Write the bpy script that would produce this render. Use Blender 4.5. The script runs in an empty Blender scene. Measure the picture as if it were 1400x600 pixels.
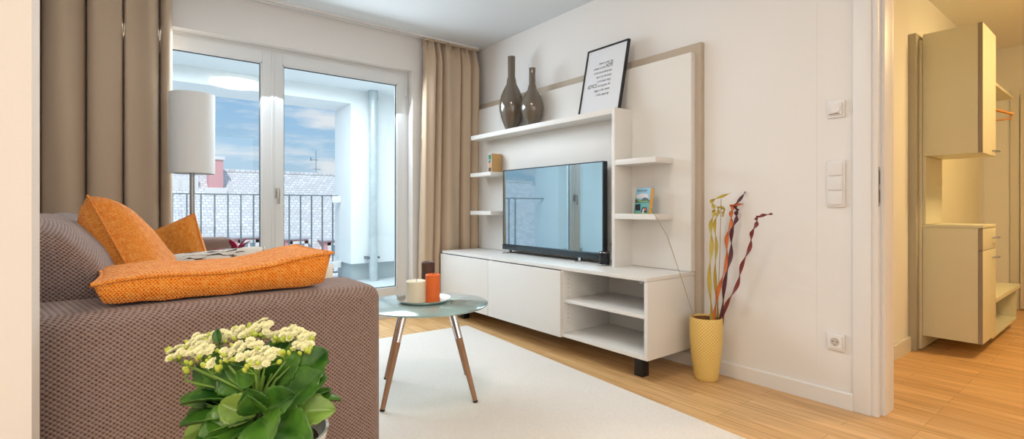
import bpy, bmesh, math, random
from mathutils import Vector, Matrix, Euler, noise
PI = math.pi
SC = bpy.context.scene
COL = SC.collection
random.seed(7)

# ------------------------------------------------------------------ camera
YAW = math.atan(532/682)
cam = bpy.data.cameras.new('camera'); camo = bpy.data.objects.new('camera', cam); COL.objects.link(camo)
camo.location = (0, 0, .97); camo.rotation_euler = (PI/2, 0, -YAW)
cam.sensor_width = 36; cam.lens = 682/1400*36; cam.shift_y = -17/1400; cam.clip_start = .02; cam.clip_end = 2000
SC.camera = camo
SC.view_settings.view_transform = 'Standard'; SC.view_settings.look = 'None'
SC.view_settings.gamma = 1; SC.view_settings.use_curve_mapping = False
SC.view_settings.exposure = 0.23
FW = Vector((math.sin(YAW), math.cos(YAW), 0)); RT = Vector((math.cos(YAW), -math.sin(YAW), 0))

# ------------------------------------------------------------------ world: blue sky with clouds
w = bpy.data.worlds.new('sky'); SC.world = w; w.use_nodes = True
nt = w.node_tree; nt.nodes.clear()
def N(t, typ, **k):
    n = t.nodes.new(typ)
    for a, b in k.items(): setattr(n, a, b)
    return n
out = N(nt, 'ShaderNodeOutputWorld'); bg = N(nt, 'ShaderNodeBackground'); tc = N(nt, 'ShaderNodeTexCoord')
sep = N(nt, 'ShaderNodeSeparateXYZ'); nt.links.new(tc.outputs['Generated'], sep.inputs[0])
grad = N(nt, 'ShaderNodeValToRGB'); nt.links.new(sep.outputs[2], grad.inputs[0])
e = grad.color_ramp.elements; e[0].position = 0; e[0].color = (.55, .68, .8, 1); e[1].position = .3; e[1].color = (.2, .47, .85, 1)
el = grad.color_ramp.elements.new(.1); el.color = (.42, .65, .86, 1)
mp = N(nt, 'ShaderNodeMapping'); mp.inputs['Scale'].default_value = (2.2, 2.2, 11); nt.links.new(tc.outputs['Generated'], mp.inputs[0])
nz = N(nt, 'ShaderNodeTexNoise'); nz.inputs['Scale'].default_value = 2.6; nz.inputs['Detail'].default_value = 7; nz.inputs['Roughness'].default_value = .6
nt.links.new(mp.outputs[0], nz.inputs['Vector'])
cr = N(nt, 'ShaderNodeValToRGB'); cr.color_ramp.elements[0].position = .44; cr.color_ramp.elements[1].position = .64
nt.links.new(nz.outputs[0], cr.inputs[0])
mx = N(nt, 'ShaderNodeMixRGB'); nt.links.new(cr.outputs[0], mx.inputs[0]); nt.links.new(grad.outputs[0], mx.inputs[1]); mx.inputs[2].default_value = (.86, .9, .95, 1)
nt.links.new(mx.outputs[0], bg.inputs[0]); bg.inputs[1].default_value = .80
nt.links.new(bg.outputs[0], out.inputs[0])

# ------------------------------------------------------------------ lights
def area(name, loc, rot, sx, sy, power, color, shape='RECTANGLE'):
    l = bpy.data.lights.new(name, 'AREA'); l.shape = shape; l.size = sx; l.size_y = sy; l.energy = power; l.color = color
    o = bpy.data.objects.new(name, l); COL.objects.link(o); o.location = loc; o.rotation_euler = rot; return o
sun = bpy.data.lights.new('sun', 'SUN'); sun.energy = 2.2; sun.angle = .05; sun.color = (1, .96, .9)
so = bpy.data.objects.new('sun', sun); COL.objects.link(so); so.rotation_euler = (math.radians(42), 0, math.radians(-25))
area('loggia_fill', (1.2, 5.3, 2.44), (0, 0, 0), 2.6, 1.2, 68, (.86, .95, 1))  # added cool area light that brightens the loggia, not a fitted lamp
area('daylight_fill', (.95, 4.12, 1.93), (math.radians(-62), 0, 0), 2.1, .46, 31, (.78, .9, 1))  # added area light in the window reveal, stands in for incoming daylight
area('rear_cool_fill', (.4, -2.35, 1.45), (math.radians(90), 0, 0), 3.2, 1.7, 22, (.9, .95, 1))  # added fill behind the camera, made up in place of a window
area('rear_warm_fill', (-.7, -1.1, 2.45), (0, 0, 0), 1.2, 1.2, 34, (1, .85, .66))  # added warm overhead fill behind the camera, no actual lamp there

# ------------------------------------------------------------------ materials
def mat(name, col, rough=.5, metal=0, bump=0, bscale=60, var=0, spec=.5, emit=None, estr=0, trans=0, ior=1.45, coat=0, sheen=0):
    m = bpy.data.materials.new(name); m.use_nodes = True; t = m.node_tree; b = t.nodes['Principled BSDF']
    b.inputs['Base Color'].default_value = (*col, 1); b.inputs['Roughness'].default_value = rough; b.inputs['Metallic'].default_value = metal
    b.inputs['Specular IOR Level'].default_value = spec; b.inputs['IOR'].default_value = ior
    b.inputs['Transmission Weight'].default_value = trans; b.inputs['Coat Weight'].default_value = coat; b.inputs['Sheen Weight'].default_value = sheen
    if emit: b.inputs['Emission Color'].default_value = (*emit, 1); b.inputs['Emission Strength'].default_value = estr
    tc = N(t, 'ShaderNodeTexCoord'); n = N(t, 'ShaderNodeTexNoise'); n.inputs['Scale'].default_value = bscale; n.inputs['Detail'].default_value = 4
    t.links.new(tc.outputs['Object'], n.inputs['Vector'])
    if bump:
        bp = N(t, 'ShaderNodeBump'); bp.inputs['Strength'].default_value = bump; bp.inputs['Distance'].default_value = .004
        t.links.new(n.outputs[0], bp.inputs['Height']); t.links.new(bp.outputs[0], b.inputs['Normal'])
    if var:
        mr = N(t, 'ShaderNodeMixRGB'); mr.inputs[1].default_value = (*[c*(1-var) for c in col], 1); mr.inputs[2].default_value = (*[min(1, c*(1+var)) for c in col], 1)
        t.links.new(n.outputs[0], mr.inputs[0]); t.links.new(mr.outputs[0], b.inputs['Base Color'])
    return m
def math_node(t, op, a, b=None):
    n = N(t, 'ShaderNodeMath', operation=op)
    for i, v in enumerate((a, b)):
        if v is None: continue
        if isinstance(v, (int, float)): n.inputs[i].default_value = v
        else: t.links.new(v, n.inputs[i])
    return n.outputs[0]
def weave(name, c1, c2, c3, fx, fz, rough=.85, bump=.5, thread=0., coord='Object'):
    """basket weave: c1 dark gaps, c2 thread, c3 thread highlight variation"""
    m = mat(name, c2, rough, sheen=.15, spec=.2); t = m.node_tree; b = t.nodes['Principled BSDF']
    tc = N(t, 'ShaderNodeTexCoord'); s = N(t, 'ShaderNodeSeparateXYZ'); t.links.new(tc.outputs[coord], s.inputs[0])
    X, Y, Z = s.outputs
    a = math_node(t, 'ADD', X, math_node(t, 'MULTIPLY', Y, .83)); c = math_node(t, 'ADD', Z, math_node(t, 'MULTIPLY', Y, .55))
    sa = math_node(t, 'SINE', math_node(t, 'MULTIPLY', a, fx)); sc = math_node(t, 'SINE', math_node(t, 'MULTIPLY', c, fz))
    pr = math_node(t, 'MULTIPLY', sa, sc)                      # -1..1 checker of threads
    h = math_node(t, 'MULTIPLY_ADD', pr, .5); h.node.inputs[2].default_value = .5
    r = N(t, 'ShaderNodeValToRGB'); t.links.new(h, r.inputs[0])
    r.color_ramp.elements[0].position = .12; r.color_ramp.elements[0].color = (*c1, 1); r.color_ramp.elements[1].position = .62; r.color_ramp.elements[1].color = (*c2, 1)
    def stripe(sc3):
        mpp = N(t, 'ShaderNodeMapping'); mpp.inputs['Scale'].default_value = sc3; t.links.new(tc.outputs[coord], mpp.inputs[0])
        nn = N(t, 'ShaderNodeTexNoise'); nn.inputs['Scale'].default_value = 1; nn.inputs['Detail'].default_value = 2; t.links.new(mpp.outputs[0], nn.inputs['Vector']); return nn.outputs[0]
    f = math_node(t, 'MULTIPLY', math_node(t, 'ADD', stripe((fx*.45, 60, 45)), stripe((45, 60, fz*.45))), .5)
    rr = N(t, 'ShaderNodeValToRGB'); t.links.new(f, rr.inputs[0]); rr.color_ramp.elements[0].position = .42; rr.color_ramp.elements[1].position = .6
    mx = N(t, 'ShaderNodeMixRGB'); t.links.new(math_node(t, 'MULTIPLY', rr.outputs[0], thread), mx.inputs[0]); t.links.new(r.outputs[0], mx.inputs[1]); mx.inputs[2].default_value = (*c3, 1)
    t.links.new(mx.outputs[0], b.inputs['Base Color'])
    bp = N(t, 'ShaderNodeBump'); bp.inputs['Strength'].default_value = bump; bp.inputs['Distance'].default_value = .002
    t.links.new(h, bp.inputs['Height']); t.links.new(bp.outputs[0], b.inputs['Normal'])
    return m
def planks(name, cols, rough, bw, bl):
    m = mat(name, cols[1], rough); t = m.node_tree; b = t.nodes['Principled BSDF']
    tc = N(t, 'ShaderNodeTexCoord'); mpp = N(t, 'ShaderNodeMapping'); mpp.inputs['Rotation'].default_value = (0, 0, PI/2); t.links.new(tc.outputs['Object'], mpp.inputs[0])
    br = N(t, 'ShaderNodeTexBrick'); t.links.new(mpp.outputs[0], br.inputs['Vector'])
    br.inputs['Scale'].default_value = 1; br.inputs['Brick Width'].default_value = bl; br.inputs['Row Height'].default_value = bw
    br.inputs['Mortar Size'].default_value = .0012; br.inputs['Color1'].default_value = (*cols[0], 1); br.inputs['Color2'].default_value = (*cols[1], 1); br.inputs['Mortar'].default_value = (*cols[2], 1)
    br.offset = .37; br.offset_frequency = 3; br.inputs['Bias'].default_value = 0
    mg = N(t, 'ShaderNodeMapping'); mg.inputs['Scale'].default_value = (38, 1.6, 1); t.links.new(tc.outputs['Object'], mg.inputs[0])
    gn = N(t, 'ShaderNodeTexNoise'); gn.inputs['Scale'].default_value = 1.5; gn.inputs['Detail'].default_value = 6; gn.inputs['Distortion'].default_value = .6; t.links.new(mg.outputs[0], gn.inputs['Vector'])
    gr = N(t, 'ShaderNodeValToRGB'); gr.color_ramp.elements[0].position = .35; gr.color_ramp.elements[0].color = (.74, .7, .64, 1); gr.color_ramp.elements[1].position = .62; gr.color_ramp.elements[1].color = (1, 1, 1, 1)
    t.links.new(gn.outputs[0], gr.inputs[0])
    mx = N(t, 'ShaderNodeMixRGB', blend_type='MULTIPLY'); mx.inputs[0].default_value = 1; t.links.new(br.outputs[0], mx.inputs[1]); t.links.new(gr.outputs[0], mx.inputs[2])
    t.links.new(mx.outputs[0], b.inputs['Base Color'])
    bp = N(t, 'ShaderNodeBump'); bp.inputs['Strength'].default_value = .12; bp.inputs['Distance'].default_value = .001; t.links.new(gn.outputs[0], bp.inputs['Height']); t.links.new(bp.outputs[0], b.inputs['Normal'])
    return m
def glassy(name, tint, refl_ior=1.5, body=None, bodyfac=0, rough=0.):
    m = bpy.data.materials.new(name); m.use_nodes = True; t = m.node_tree; t.nodes.clear()
    o = N(t, 'ShaderNodeOutputMaterial'); tr = N(t, 'ShaderNodeBsdfTransparent'); tr.inputs[0].default_value = (*tint, 1)
    gl = N(t, 'ShaderNodeBsdfGlossy'); gl.inputs['Roughness'].default_value = rough; gl.inputs[0].default_value = (1, 1, 1, 1)
    src = tr.outputs[0]
    if body:
        df = N(t, 'ShaderNodeBsdfDiffuse'); df.inputs[0].default_value = (*body, 1)
        m1 = N(t, 'ShaderNodeMixShader'); m1.inputs[0].default_value = bodyfac; t.links.new(src, m1.inputs[1]); t.links.new(df.outputs[0], m1.inputs[2]); src = m1.outputs[0]
    fr = N(t, 'ShaderNodeFresnel'); fr.inputs[0].default_value = refl_ior
    mxs = N(t, 'ShaderNodeMixShader'); t.links.new(fr.outputs[0], mxs.inputs[0]); t.links.new(src, mxs.inputs[1]); t.links.new(gl.outputs[0], mxs.inputs[2]); t.links.new(mxs.outputs[0], o.inputs[0])
    return m
M = dict(
 wall=mat('wall_paint', (.82, .80, .78), .9, bump=.06, bscale=220),
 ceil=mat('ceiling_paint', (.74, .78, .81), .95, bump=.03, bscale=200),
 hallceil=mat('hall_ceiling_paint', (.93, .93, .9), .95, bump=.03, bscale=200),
 hallwall=mat('hall_wall_paint', (.8, .82, .82), .9, bump=.05, bscale=200),
 trim=mat('white_lacquer_trim', (.82, .81, .8), .4),
 pvc=mat('white_window_plastic', (.76, .78, .79), .5),
 gasket=mat('dark_gasket', (.05, .07, .08), .6),
 floor=planks('oak_floor', ((.70, .42, .18), (.84, .55, .27), (.46, .26, .11)), .38, .07, .62),
 rug=mat('wool_rug', (.82, .785, .74), .98, bump=1, bscale=110, var=.10, spec=.1, sheen=.2),
 cab=mat('white_melamine', (.77, .755, .725), .42, var=.015, bscale=8),
 board=mat('taupe_board', (.5, .42, .33), .5),
 dark=mat('dark_void', (.04, .035, .03), .8),
 black=mat('black_plastic', (.012, .012, .014), .3),
 screen=mat('tv_screen', (.46, .57, .61), .03, metal=1),
 bezel=mat('tv_bezel', (.03, .045, .055), .25),
 silver=mat('brushed_silver', (.62, .62, .61), .3, metal=1),
 steel=mat('satin_steel', (.42, .42, .41), .35, metal=1),
 chrome=mat('chrome', (.8, .8, .8), .12, metal=1),
 vase=mat('taupe_glaze', (.135, .105, .075), .07, coat=.6, spec=.7),
 curtain=mat('taupe_curtain', (.57, .435, .31), .85, bump=.25, bscale=500, sheen=.2, spec=.1),
 sofa=weave('brown_basket_weave', (.07, .04, .035), (.33, .235, .205), (.4, .33, .32), 560, 640, bump=.9, thread=.25),
 orange=weave('orange_slub_weave', (.42, .075, .006), (1, .30, .02), (1, .52, .13), 820, 820, bump=.9, thread=.55, coord='Object'),
 ivory=mat('ivory_cotton', (.7, .68, .63), .9, bump=.3, bscale=200),
 wood=mat('beech_leg', (.36, .19, .1), .45, var=.12, bscale=25),
 table=glassy('frosted_glass', (.72, .9, .86), 1.5, (.62, .8, .76), .40, .10),
 glass=glassy('window_glass', (.95, .98, .98), 1.5),
 wax_w=mat('ivory_wax', (.82, .75, .58), .5), wax_o=mat('orange_wax', (.85, .17, .03), .45), wax_b=mat('brown_wax', (.09, .045, .035), .55, var=.5, bscale=70),
 wick=mat('wick', (.08, .07, .05), .9),
 shade=mat('lamp_shade', (.8, .82, .82), .8, bump=.1, bscale=300),
 yellow=mat('yellow_glaze', (.8, .55, .13), .25),
 yin=mat('vase_inside', (.25, .09, .03), .6),
 plinth=mat('loggia_plinth', (.42, .48, .5), .8), render_w=mat('white_render', (.83, .86, .87), .9, bump=.1, bscale=150),
 decking=mat('loggia_floor', (.6, .66, .68), .7, var=.1, bscale=6),
 rail=mat('railing_steel', (.13, .17, .19), .45, metal=.4), pipe=mat('zinc_pipe', (.5, .56, .58), .4, metal=.3, var=.2, bscale=12),
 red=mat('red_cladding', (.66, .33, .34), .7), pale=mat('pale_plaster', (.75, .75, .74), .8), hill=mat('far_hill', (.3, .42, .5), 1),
 paper=mat('poster_paper', (.74, .76, .8), .6), ink=mat('ink', (.02, .02, .025), .8),
 hallcab=mat('hall_cabinet_melamine', (.72, .73, .60), .45), halledge=mat('hall_cabinet_edge', (.32, .28, .24), .5), hallboard=mat('hall_taupe_board', (.45, .44, .36), .5),
 halldoor=mat('white_door', (.72, .72, .68), .4), hanger=mat('hanger_wood', (.62, .3, .09), .4),
 opal=mat('opal_lamp', (.9, .88, .84), .5, emit=(1, .9, .77), estr=13.0),
 opal2=mat('hall_lamp_glass', (.9, .85, .7), .5, emit=(1, .66, .28), estr=68.0),
 switch=mat('switch_plastic', (.8, .78, .77), .35), hole=mat('socket_hole', (.1, .08, .07), .7),
 leaf=None, petal=mat('cream_petal', (1, .98, .64), .6, spec=.2, sheen=.3), bud=mat('green_bud', (.55, .66, .1), .5), stem=mat('green_stem', (.2, .36, .06), .5),
 potg=mat('pale_pot', (.6, .63, .62), .15, coat=.5), soil=mat('soil', (.05, .03, .02), .95, bump=1, bscale=90),
 olive=mat('olive_twist', (.5, .38, .06), .45), rust=mat('rust_twist', (.62, .16, .04), .45), plum=mat('plum_twist', (.09, .018, .03), .4), plum2=mat('dark_red_twist', (.2, .03, .03), .4),
 reed=mat('reed', (.35, .27, .13), .6), flower=mat('crimson_petal', (.42, .03, .09), .6), wrap=mat('grey_wrap', (.12, .085, .085), .7),
 kraft=mat('kraft_page', (.6, .37, .15), .7), bookedge=mat('book_spine', (.8, .42, .08), .6),
 b_sky=mat('cover_sky', (.22, .42, .55), .4), b_cloud=mat('cover_cloud', (.6, .55, .55), .4), b_green=mat('cover_green', (.12, .26, .04), .4), b_dark=mat('cover_dark', (.02, .035, .02), .4), b_teal=mat('cover_teal', (.06, .3, .28), .4), b_redd=mat('cover_red', (.5, .07, .03), .4), b_or=mat('cover_orange', (.75, .3, .08), .4), b_brown=mat('cover_brown', (.16, .07, .02), .4), b_gr2=mat('cover_bright_green', (.02, .2, .08), .4),
)
# leaf material: deep green with noise blotches
def leafmat():
    m = mat('kalanchoe_leaf', (.05, .16, .02), .3, spec=.5); t = m.node_tree; b = t.nodes['Principled BSDF']
    tc = N(t, 'ShaderNodeTexCoord'); n = N(t, 'ShaderNodeTexNoise'); n.inputs['Scale'].default_value = 22; n.inputs['Detail'].default_value = 3; t.links.new(tc.outputs['Object'], n.inputs['Vector'])
    r = N(t, 'ShaderNodeValToRGB'); t.links.new(n.outputs[0], r.inputs[0])
    r.color_ramp.elements[0].position = .35; r.color_ramp.elements[0].color = (.018, .085, .01, 1); r.color_ramp.elements[1].position = .7; r.color_ramp.elements[1].color = (.10, .26, .03, 1)
    t.links.new(r.outputs[0], b.inputs['Base Color']); return m
M['leaf'] = leafmat(); M['leaf2'] = mat('pale_leaf', (.19, .33, .055), .3, var=.6, bscale=25)
def patt(name):   # off-white cotton with dark brush stripes
    m = mat(name, (.7, .66, .6), .9); t = m.node_tree; b = t.nodes['Principled BSDF']
    tc = N(t, 'ShaderNodeTexCoord'); mpp = N(t, 'ShaderNodeMapping'); mpp.inputs['Scale'].default_value = (10, 60, 60); t.links.new(tc.outputs['Object'], mpp.inputs[0])
    n = N(t, 'ShaderNodeTexNoise'); n.inputs['Scale'].default_value = 1.2; t.links.new(mpp.outputs[0], n.inputs['Vector'])
    r = N(t, 'ShaderNodeValToRGB'); t.links.new(n.outputs[0], r.inputs[0]); r.color_ramp.interpolation = 'CONSTANT'
    r.color_ramp.elements[0].color = (.06, .05, .045, 1); r.color_ramp.elements[1].position = .42; r.color_ramp.elements[1].color = (.72, .67, .6, 1)
    t.links.new(r.outputs[0], b.inputs['Base Color']); return m
M['pattern'] = patt('patterned_cotton')
def diamond():    # yellow vase relief: pale lattice between honey diamonds
    m = mat('yellow_lattice_glaze', (.8, .55, .13), .25, spec=.5); t = m.node_tree; b = t.nodes['Principled BSDF']
    tc = N(t, 'ShaderNodeTexCoord'); s = N(t, 'ShaderNodeSeparateXYZ'); t.links.new(tc.outputs['Object'], s.inputs[0])
    ang = math_node(t, 'MULTIPLY', math_node(t, 'ARCTAN2', s.outputs[1], s.outputs[0]), 15); zz = math_node(t, 'MULTIPLY', s.outputs[2], 175)
    p = math_node(t, 'MULTIPLY', math_node(t, 'SINE', math_node(t, 'ADD', ang, zz)), math_node(t, 'SINE', math_node(t, 'SUBTRACT', ang, zz)))
    h = math_node(t, 'ABSOLUTE', p)
    r = N(t, 'ShaderNodeValToRGB'); t.links.new(h, r.inputs[0]); r.color_ramp.elements[0].position = .08; r.color_ramp.elements[0].color = (.68, .40, .05, 1); r.color_ramp.elements[1].position = .4; r.color_ramp.elements[1].color = (.88, .66, .25, 1)
    t.links.new(r.outputs[0], b.inputs['Base Color'])
    bp = N(t, 'ShaderNodeBump'); bp.inputs['Strength'].default_value = .6; bp.inputs['Distance'].default_value = .003; t.links.new(h, bp.inputs['Height']); t.links.new(bp.outputs[0], b.inputs['Normal'])
    return m
M['lattice'] = diamond()
def tiles():
    m = mat('slate_roof_tiles', (.5, .52, .55), .7); t = m.node_tree; b = t.nodes['Principled BSDF']
    tc = N(t, 'ShaderNodeTexCoord'); br = N(t, 'ShaderNodeTexBrick'); t.links.new(tc.outputs['Object'], br.inputs['Vector'])
    br.inputs['Scale'].default_value = 1; br.inputs['Brick Width'].default_value = .19; br.inputs['Row Height'].default_value = .15; br.inputs['Mortar Size'].default_value = .014
    br.inputs['Color1'].default_value = (.60, .60, .61, 1); br.inputs['Color2'].default_value = (.76, .77, .78, 1); br.inputs['Mortar'].default_value = (.44, .46, .5, 1)
    t.links.new(br.outputs[0], b.inputs['Base Color']); return m
M['tiles'] = tiles()

# ------------------------------------------------------------------ mesh builder
class MB:
    def __init__(s): s.bm = bmesh.new(); s.mi = 0
    def _fin(s, faces):
        for f in faces: f.material_index = s.mi
        return faces
    def box(s, x0, x1, y0, y1, z0, z1, bev=0, mtx=None):
        v = [s.bm.verts.new((x, y, z)) for x in (x0, x1) for y in (y0, y1) for z in (z0, z1)]
        f = [s.bm.faces.new([v[i] for i in q]) for q in ((0,1,3,2),(4,6,7,5),(0,4,5,1),(2,3,7,6),(0,2,6,4),(1,5,7,3))]
        s._fin(f)
        if mtx: bmesh.ops.transform(s.bm, matrix=mtx, verts=v)
        if bev:
            es = list({e for q in f for e in q.edges})
            r = bmesh.ops.bevel(s.bm, geom=es, offset=bev, segments=2, affect='EDGES', profile=.6)
            s._fin(r['faces'])
        return s
    def tube(s, pts, rad, seg=10, cap=True, flat=None, twist=0):
        pts = [Vector(p) for p in pts]; rings = []
        up = None
        for i, p in enumerate(pts):
            d = (pts[min(i+1, len(pts)-1)] - pts[max(i-1, 0)]).normalized()
            if up is None: up = Vector((0, 0, 1)) if abs(d.z) < .9 else Vector((1, 0, 0))
            a = (up - d*up.dot(d)).normalized(); up = a; b = d.cross(a)
            r = rad[i] if isinstance(rad, (list, tuple)) else rad
            th0 = twist*i
            ring = []
            for k in range(seg):
                th = 2*PI*k/seg
                cx, cy = math.cos(th)*r, math.sin(th)*r*(flat if flat else 1)
                c2, s2 = math.cos(th0), math.sin(th0)
                ring.append(s.bm.verts.new(p + a*(cx*c2-cy*s2) + b*(cx*s2+cy*c2)))
            rings.append(ring)
        fs = []
        for r0, r1 in zip(rings, rings[1:]):
            for k in range(seg): fs.append(s.bm.faces.new((r0[k], r0[(k+1) % seg], r1[(k+1) % seg], r1[k])))
        if cap: fs.append(s.bm.faces.new(rings[0][::-1])); fs.append(s.bm.faces.new(rings[-1]))
        s._fin(fs); return s
    def lathe(s, prof, c=(0, 0, 0), seg=40):
        c = Vector(c); rings = []
        for r, z in prof:
            if r < 1e-6: rings.append([s.bm.verts.new(c+Vector((0, 0, z)))])
            else: rings.append([s.bm.verts.new(c+Vector((r*math.cos(2*PI*k/seg), r*math.sin(2*PI*k/seg), z))) for k in range(seg)])
        fs = []
        for a, b in zip(rings, rings[1:]):
            if len(a) == 1 and len(b) == 1: continue
            for k in range(seg):
                k2 = (k+1) % seg
                if len(a) == 1: fs.append(s.bm.faces.new((a[0], b[k2], b[k])))
                elif len(b) == 1: fs.append(s.bm.faces.new((a[k], a[k2], b[0])))
                else: fs.append(s.bm.faces.new((a[k], a[k2], b[k2], b[k])))
        s._fin(fs); return s
    def prism(s, poly, axis, a0, a1):
        """poly in the two other axes (order x,y,z without axis)"""
        def mk(p, a):
            v = list(p); v.insert('xyz'.index(axis), a); return s.bm.verts.new(v)
        A = [mk(p, a0) for p in poly]; B = [mk(p, a1) for p in poly]; n = len(poly)
        fs = [s.bm.faces.new(A), s.bm.faces.new(B[::-1])] + [s.bm.faces.new((A[i], B[i], B[(i+1) % n], A[(i+1) % n])) for i in range(n)]
        s._fin(fs); return s
    def grid(s, fn, nu, nv):
        g = [[s.bm.verts.new(fn(i/nu, j/nv)) for j in range(nv+1)] for i in range(nu+1)]
        s._fin([s.bm.faces.new((g[i][j], g[i+1][j], g[i+1][j+1], g[i][j+1])) for i in range(nu) for j in range(nv)]); return s
    def build(s, name, mats, parent=None, angle=35, loc=None, rot=None, merge=0):
        if merge: bmesh.ops.remove_doubles(s.bm, verts=s.bm.verts[:], dist=merge)
        bmesh.ops.recalc_face_normals(s.bm, faces=s.bm.faces[:])
        me = bpy.data.meshes.new(name); s.bm.to_mesh(me); s.bm.free()
        for m in (mats if isinstance(mats, list) else [mats]): me.materials.append(m)
        me.polygons.foreach_set('use_smooth', [True]*len(me.polygons)); me.set_sharp_from_angle(angle=math.radians(angle))
        o = bpy.data.objects.new(name, me); COL.objects.link(o)
        if parent: o.parent = parent
        if loc: o.location = loc
        if rot: o.rotation_euler = rot
        return o
def tag(o, label, cat, group=None, kind=None):
    o['label'] = label; o['category'] = cat
    if group: o['group'] = group
    if kind: o['kind'] = kind
    return o
def empty(name, loc, label, cat, group=None, rot=(0, 0, 0)):
    o = bpy.data.objects.new(name, None); COL.objects.link(o); o.location = loc; o.rotation_euler = rot; o.empty_display_size = .05
    return tag(o, label, cat, group)
def struct(o): o['kind'] = 'structure'; return o
def solid(o, th, off=0):
    md = o.modifiers.new('thickness', 'SOLIDIFY'); md.thickness = th; md.offset = off; return o
def subd(o, n=1):
    md = o.modifiers.new('smooth', 'SUBSURF'); md.levels = n; md.render_levels = n; return o
def text_mesh(s, size, shear=0):
    c = bpy.data.curves.new('t', 'FONT'); c.body = s; c.size = size; c.shear = shear; c.resolution_u = 3
    o = bpy.data.objects.new('t', c); COL.objects.link(o); bpy.context.view_layer.update()
    me = bpy.data.meshes.new_from_object(o.evaluated_get(bpy.context.evaluated_depsgraph_get()))
    bpy.data.objects.remove(o); bpy.data.curves.remove(c); return me
def at(px, py, t):   # world point seen at a photo pixel at depth t along the view axis
    return Vector((0, 0, .97)) + (FW + RT*((px-700)/682) + Vector((0, 0, (283-py)/682)))*t

# ================================================================== SETTING
XW, YW, ZC = 2.75, 4.10, 2.50
def sbox(name, m, *a, **k): return struct(MB().box(*a, **k).build(name, m))
sbox('floor', M['floor'], -1.6, 6.85, -2.6, 4.3, -.1, 0)
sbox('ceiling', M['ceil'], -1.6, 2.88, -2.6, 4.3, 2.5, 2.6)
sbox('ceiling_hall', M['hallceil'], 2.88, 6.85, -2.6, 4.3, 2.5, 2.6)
# window wall with opening x -.24..2.06, z .04..2.203
mb = MB(); mb.box(-1.6, -.24, 4.1, 4.3, 0, 2.5); mb.box(2.06, 3.0, 4.1, 4.3, 0, 2.5); mb.box(-.24, 2.06, 4.1, 4.3, 2.203, 2.5); mb.box(-.24, 2.06, 4.1, 4.3, 0, .04)
struct(mb.build('wall_window_side', M['wall']))
# television wall with doorway y -.10.. .80
mb = MB(); mb.box(2.75, 2.88, .80, 4.1, 0, 2.5); mb.box(2.75, 2.88, -.10, .80, 2.06, 2.5); mb.box(2.75, 2.88, -2.5, -.10, 0, 2.5)
struct(mb.build('wall_television_side', M['wall']))
sbox('wall_sofa_side', M['wall'], -.62, -.5, 1.22, 4.1, 0, 2.5)
sbox('wall_partition', M['wall'], -1.6, -.117, 1.12, 1.22, 0, 2.5)
sbox('wall_kitchen_side', M['wall'], -1.6, -1.5, -2.5, 1.12, 0, 2.5)
sbox('wall_behind', M['wall'], -1.6, 6.85, -2.6, -2.5, 0, 2.5)
sbox('wall_hall_side', M['hallwall'], 2.88, 6.75, 1.015, 1.12, 0, 2.5)
sbox('wall_hall_end', M['hallwall'], 6.7, 6.82, -2.5, 1.015, 0, 2.5)
# baseboards
def basebd(name, poly, axis, a0, a1, m=M['trim']): return struct(MB().prism(poly, axis, a0, a1).build(name, m))
basebd('baseboard_television_side', [(2.75, 0), (2.733, 0), (2.733, .074), (2.738, .08), (2.75, .08)], 'y', .872, 4.1)
basebd('baseboard_window_side', [(4.1, 0), (4.083, 0), (4.083, .074), (4.088, .08), (4.1, .08)], 'x', 2.06, 2.733)
basebd('baseboard_hall_side', [(1.015, 0), (.998, 0), (.998, .09), (1.003, .096), (1.015, .096)], 'x', 2.9, 4.2, M['halldoor'])
# faint vertical seam strip on the television wall
struct(MB().box(2.7488, 2.75, 1.035, 1.050, .08, 2.5).build('trim_1', M['wall']))
# door frame (trim_2) with rebate, strike plate
mb = MB(); mb.box(2.732, 2.75, .80, .872, 0, 2.135, bev=.003); mb.box(2.732, 2.75, -.172, -.10, 0, 2.135, bev=.003); mb.box(2.732, 2.75, -.10, .80, 2.06, 2.135, bev=.003)
mb.box(2.745, 2.90, .775, .80, 0, 2.06); mb.box(2.745, 2.90, -.10, -.075, 0, 2.06); mb.box(2.745, 2.90, -.075, .775, 2.035, 2.06)
mb.box(2.785, 2.90, .76, .775, 0, 2.035, bev=.002); mb.box(2.785, 2.90, -.075, -.06, 0, 2.035, bev=.002)
mb.box(2.9, 2.918, .76, .84, 0, 2.12, bev=.003); mb.box(2.9, 2.918, -.14, -.06, 0, 2.12, bev=.003)
fr = struct(mb.build('trim_2', M['trim']))
mb = MB(); mb.box(2.748, 2.772, .7735, .7748, .975, 1.155, bev=.0005); mb.mi = 1; mb.box(2.753, 2.766, .773, .7734, .99, 1.05); mb.box(2.753, 2.766, .773, .7734, 1.075, 1.14)
st = mb.build('strike_plate', [M['steel'], M['hole']], fr)

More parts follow.
